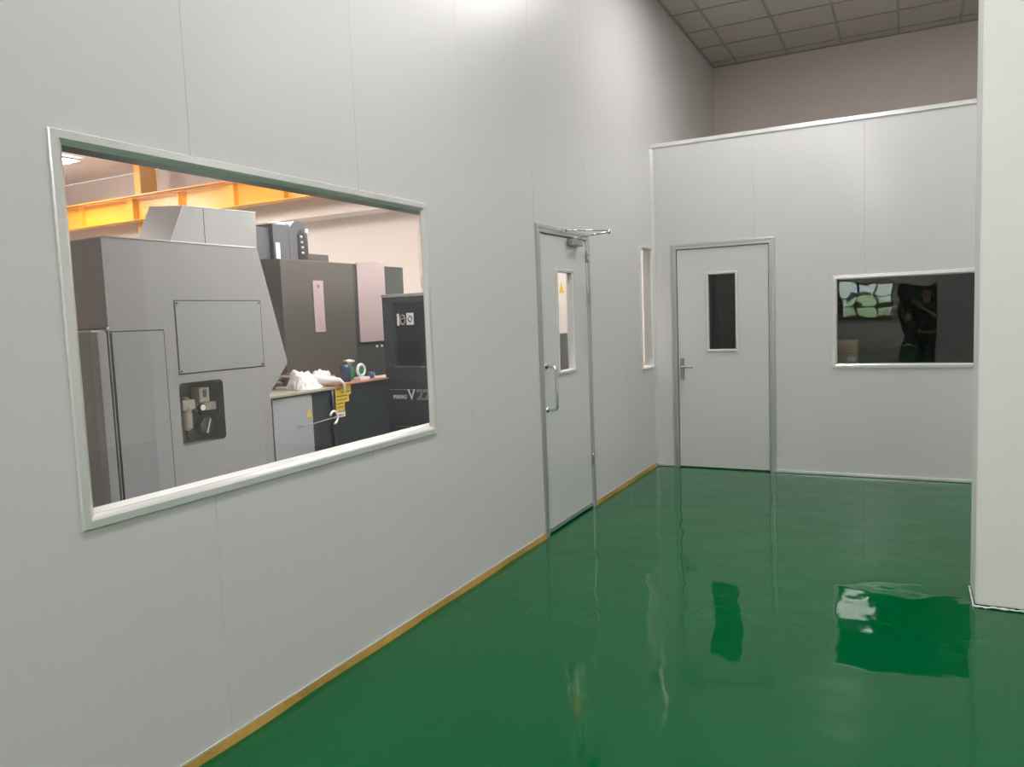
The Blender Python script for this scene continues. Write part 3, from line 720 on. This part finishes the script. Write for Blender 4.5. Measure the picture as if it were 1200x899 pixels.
yb = yb.build('safety_barrier', 'yellow'); tag(yb, 'low yellow safety barrier seen through the narrow corner window', 'barrier')

# ------------------------------------------------------------------ lamps and added fill trays
EM, EMM = 29., 50.
MT['lamp'].node_tree.nodes['Principled BSDF'].inputs['Emission Strength'].default_value = EM
MT['lamp_m'].node_tree.nodes['Principled BSDF'].inputs['Emission Strength'].default_value = EMM
def panel_lamp(x_, y_, m_, lab, grp, sx=.6, sy=1.2, hang=0.):
    if hang:
        # added fill light, unseen: a glowing tray on two rods, shining up and down
        l = thing('fill_tray', lab, 'light', (x_, y_, ZC-hang), grp)
        MB().box(x_-sx/2, x_+sx/2, y_-sy/2, y_+sy/2, ZC-hang-.04, ZC-hang, bev=.006).build('diffuser', m_, l)
        for dy in (-.4, .4): MB().tube([(x_, y_+dy, ZC-hang), (x_, y_+dy, ZC-.001)], .006, 8).build('rod', 'alu', l)
        return
    l = thing('ceiling_light', lab, 'light', (x_, y_, ZC-.03), grp)
    MB().frame(lambda u, v, o: (u, v, ZC-.010-o), x_-sx/2-.03, x_+sx/2+.03, y_-sy/2-.03, y_+sy/2+.03, [(0, 0), (0, .04), (.03, .04), (.03, 0)]).build('lamp_frame', 'alu_white', l)
    MB().box(x_-sx/2, x_+sx/2, y_-sy/2, y_+sy/2, ZC-.04, ZC-.012).build('diffuser', m_, l)
for (x_, y_) in ((1.3, 6.3), (4.3, 6.3), (1.3, 2.5), (4.3, 2.5), (1.3, -1.6), (4.3, -1.6), (1.3, -6.0), (4.3, -6.0), (1.3, -10.5), (4.3, -10.5)):
    panel_lamp(x_, y_, 'lamp_dim' if y_ > 5 else 'lamp_rear' if y_ < -5 else 'lamp', 'white panel light fixed under the hall ceiling out of view', 'hall ceiling panel lights')
for (x_, y_) in ((-.7, 4.9), (-.8, 7.4), (-4.4, 5.6), (-7.4, 6.9), (-11.2, 6.9)):
    panel_lamp(x_, y_, 'lamp_m', 'added glowing fill tray hanging in the machine room out of view', 'added machine room fill lights out of view', hang=.38)
panel_lamp(-10.72, 8.25, 'lamp_m', 'white panel light on machine room ceiling at the top left of the large window', None, .5, .6)

# ------------------------------------------------------------------ outside, behind the rear window
MB().box(-25, 30, -60, YB-.3, -.3, -.15).build('ground_outside', 'grass', kind='structure')
ob = thing('building', 'pale building with rows of dark windows outside the rear window', 'building', (2, -40, 0))
MB().box(-12, 18, -46, -40, -.15, 9).build('building_wall', 'whitebld', ob)
for k in range(9):
    for j in range(3): MB().box(-11+3.2*k, -9.4+3.2*k, -40.02, -39.95, .9+3*j, 2.3+3*j).build('window', 'darkgreen', ob)
r = random.Random(2)
for k in range(6):
    hx, hy_ = -6+3.1*k, -28+r.uniform(-1.5, 1.5)
    sh = thing('shrub', 'leafy green shrub outside the rear window', 'shrub', (hx, hy_, -.15), 'shrubs outside the rear window')
    blob('s', (hx, hy_, .3), (1.2, 1.0, .95+.25*r.random()), k, 'x').build('foliage', 'leaf', sh)
    MB().tube([(hx, hy_, -.15), (hx, hy_, .5)], .06, 8).build('stem', 'brown', sh)

# ------------------------------------------------------------------ the photographer, mirrored in the partition window
PX, PY = 2.47, -.46
per = thing('person', 'standing person in dark clothes holding up a phone, mirrored in the partition window', 'person', (PX, PY, 0))
def skin(joints, edges, radii, name, material, parent, sub=2, root=0):
    me = bpy.data.meshes.new(name)
    me.from_pydata([(PX+a, PY+b2, c2) for a, b2, c2 in joints], edges, [])
    o = bpy.data.objects.new('tmp_skin', me); COL.objects.link(o)
    sk = o.modifiers.new('s', 'SKIN'); sk.use_smooth_shade = True
    for i, v in enumerate(me.skin_vertices[0].data):
        rr_ = radii[i]; v.radius = rr_ if isinstance(rr_, tuple) else (rr_, rr_); v.use_root = (i == root)
    ss = o.modifiers.new('u', 'SUBSURF'); ss.levels = sub; ss.render_levels = sub
    bpy.context.view_layer.update()
    ev = bpy.data.meshes.new_from_object(o.evaluated_get(bpy.context.evaluated_depsgraph_get()))
    q = MB(); q.bm.from_mesh(ev)
    for f in q.bm.faces: f.smooth = True
    bpy.data.objects.remove(o); bpy.data.meshes.remove(ev)
    return q
J = [(0,0,.96),(0,0,1.10),(0,-.01,1.26),(0,-.01,1.39),(0,.0,1.47),(0,.015,1.53),(0,.02,1.60),(0,.015,1.68),
     (-.17,0,1.405),(-.33,.10,1.19),(-.385,.29,1.40),(-.375,.335,1.455),
     (.17,0,1.405),(.20,.22,1.20),(-.105,.355,1.40),(-.165,.385,1.45),
     (-.09,0,.88),(-.10,.02,.50),(-.10,-.02,.10),(-.11,.13,.035),
     (.09,0,.88),(.10,.02,.50),(.10,-.02,.10),(.11,.13,.035)]
Rr = [.125,.118,.13,.115,.055,.06,.082,.060,
      .055,.040,.026,.028,
      .055,.040,.026,.028,
      .082,.055,.036,.032,
      .082,.055,.036,.032]
Rr[5] = (.062, .070); Rr[6] = (.078, .092)
E_ = [(0,1),(1,2),(2,3),(3,4),(4,5),(5,6),(6,7),(3,8),(8,9),(9,10),(10,11),(3,12),(12,13),(13,14),(14,15),(0,16),(16,17),(17,18),(18,19),(0,20),(20,21),(21,22),(22,23)]
q = skin(J, E_, Rr, 'b', 'skin', per)
CAMP = Vector((2.1676, 0, 1.5)); fwd = Vector((-.4595, .8839, -.0869)); rgt = Vector((.8882, .4579, -.0382)); upv = Vector((-.006, .0947, .9955))
def ph(a_, b2, c2): p = CAMP + rgt*a_ + upv*b2 + fwd*c2; return (p.x-PX, p.y-PY, p.z)
# fingers: four per hand on the far (lens) side edge, thumb on the screen side
for sgn in (-1, 1):
    for k, ln in enumerate((.030, .034, .031, .025)):
        bz = .024 - .017*k
        js = [ph(sgn*.096, bz-.006, -.055), ph(sgn*.098, bz, -.030), ph(sgn*.092, bz+.002, -.012), ph(sgn*(.088-ln*.35), bz+.004, -.008)]
        q2 = skin(js, [(0,1),(1,2),(2,3)], [.0095,.009,.008,.0065], 'f', 'skin', per, 1); q.bm.from_mesh(_m := bpy.data.meshes.new('x')) if False else None
        me = bpy.data.meshes.new('x'); q2.bm.to_mesh(me); q2.bm.free(); q.bm.from_mesh(me); bpy.data.meshes.remove(me)
    js = [ph(sgn*.096, -.030, -.060), ph(sgn*.090, -.018, -.048), ph(sgn*.076, -.004, -.036), ph(sgn*.060, .008, -.031)]
    q2 = skin(js, [(0,1),(1,2),(2,3)], [.013,.011,.0095,.008], 'f', 'skin', per, 1)
    me = bpy.data.meshes.new('x'); q2.bm.to_mesh(me); q2.bm.free(); q.bm.from_mesh(me); bpy.data.meshes.remove(me)
    js = [ph(sgn*.102, -.075, -.075), ph(sgn*.100, -.035, -.062), ph(sgn*.098, .005, -.050)]
    q2 = skin(js, [(0,1),(1,2)], [(.026,.020),(.034,.014),(.032,.012)], 'f', 'skin', per, 1)
    me = bpy.data.meshes.new('x'); q2.bm.to_mesh(me); q2.bm.free(); q.bm.from_mesh(me); bpy.data.meshes.remove(me)
# face: nose, ears
for js, rd in (([(0,.10,1.615),(0,.118,1.595),(0,.122,1.580)], [.008,.011,.012]), ([(-.080,.02,1.625),(-.088,.015,1.60),(-.083,.02,1.58)], [.009,.012,.008]), ([(.080,.02,1.625),(.088,.015,1.60),(.083,.02,1.58)], [.009,.012,.008])):
    q2 = skin(js, [(0,1),(1,2)], rd, 'f', 'skin', per, 1)
    me = bpy.data.meshes.new('x'); q2.bm.to_mesh(me); q2.bm.free(); q.bm.from_mesh(me); bpy.data.meshes.remove(me)
q.build('body', 'skin', per)
for sx_ in (-.030, .030):
    MB().lathe((PX+sx_, PY+.092, 1.615), (0, 1, 0), [(.012, 0), (.011, .006), (.004, .010)], 12).build('eye', 'black', per)
MB().tube([(PX-.022, PY+.104, 1.553), (PX, PY+.109, 1.551), (PX+.022, PY+.104, 1.553)], [.003, .005, .003], 8).build('mouth', 'brown', per)
skin([(0,.0,1.60),(0,-.01,1.655),(0,.005,1.700),(0,.05,1.705)], [(0,1),(1,2),(2,3)], [(.080,.075),(.092,.098),(.075,.085),(.045,.04)], 'h', 'hair', per).build('hair', 'hair', per)
skin(J[0:5]+[J[8], (-.29,.07,1.245), J[12], (.19,.155,1.26)], [(0,1),(1,2),(2,3),(3,4),(3,5),(5,6),(3,7),(7,8)], [.145,.136,.147,.13,.062,.068,.056,.068,.056], 's', 'shirt', per).build('shirt', 'shirt', per)
skin([J[0],J[16],J[17],(-.10,-.015,.12),J[20],J[21],(.10,-.015,.12)], [(0,1),(1,2),(2,3),(0,4),(4,5),(5,6)], [.14,.096,.072,.058,.096,.072,.058], 't', 'trousers', per).build('trousers', 'trousers', per)
for sx_ in (-.105, .105):
    skin([(sx_,-.055,.040),(sx_,.03,.045),(sx_,.13,.036),(sx_,.19,.032)], [(0,1),(1,2),(2,3)], [(.036,.036),(.042,.042),(.044,.034),(.032,.028)], 'sh', 'black', per).build('shoe', 'black', per)
pho = thing('phone', 'dark phone held up sideways by the standing person', 'phone', tuple(CAMP - fwd*.024))
pm = MB().box(-.076, .076, -.037, .037, -.004, .004, bev=.003)
Mx = Matrix((( rgt.x, upv.x, -fwd.x, 0), (rgt.y, upv.y, -fwd.y, 0), (rgt.z, upv.z, -fwd.z, 0), (0, 0, 0, 1)))
pm.bm.transform(Matrix.Translation(CAMP - fwd*.024) @ Mx); pm.build('phone_body', 'black', pho)
ps = MB().box(-.072, .072, -.034, .034, .0041, .0046); ps.bm.transform(Matrix.Translation(CAMP - fwd*.024) @ Mx); ps.build('phone_screen', 'darkblue', pho)

# ------------------------------------------------------------------ world, camera, view
w = bpy.data.worlds.new('World'); S.world = w; w.use_nodes = True
bg = w.node_tree.nodes['Background']; bg.inputs[0].default_value = (.80, .90, 1., 1); bg.inputs[1].default_value = 11.

yaw, pit, rol = .4794, .0870, -.0384
f = Vector((-math.sin(yaw)*math.cos(pit), math.cos(yaw)*math.cos(pit), -math.sin(pit)))
rt = Vector((math.cos(yaw), math.sin(yaw), 0)); up = rt.cross(f)
r2 = rt*math.cos(rol) + up*math.sin(rol); u2 = -rt*math.sin(rol) + up*math.cos(rol)
cd = bpy.data.cameras.new('Camera'); cam = bpy.data.objects.new('Camera', cd); COL.objects.link(cam)
cam.matrix_world = Matrix(((r2.x, u2.x, -f.x, CAMP.x), (r2.y, u2.y, -f.y, CAMP.y), (r2.z, u2.z, -f.z, CAMP.z), (0, 0, 0, 1)))
cd.sensor_width = 36; cd.sensor_fit = 'HORIZONTAL'; cd.lens = 894.2066/1200*36; cd.clip_start = .06; cd.clip_end = 200
S.camera = cam
S.view_settings.view_transform = 'Standard'; S.view_settings.look = 'None'; S.view_settings.gamma = 1; S.view_settings.use_curve_mapping = False
S.view_settings.exposure = 0.
S.cycles.max_bounces = 12; S.cycles.diffuse_bounces = 6; S.cycles.transparent_max_bounces = 16
S.cycles.sample_clamp_indirect = 6
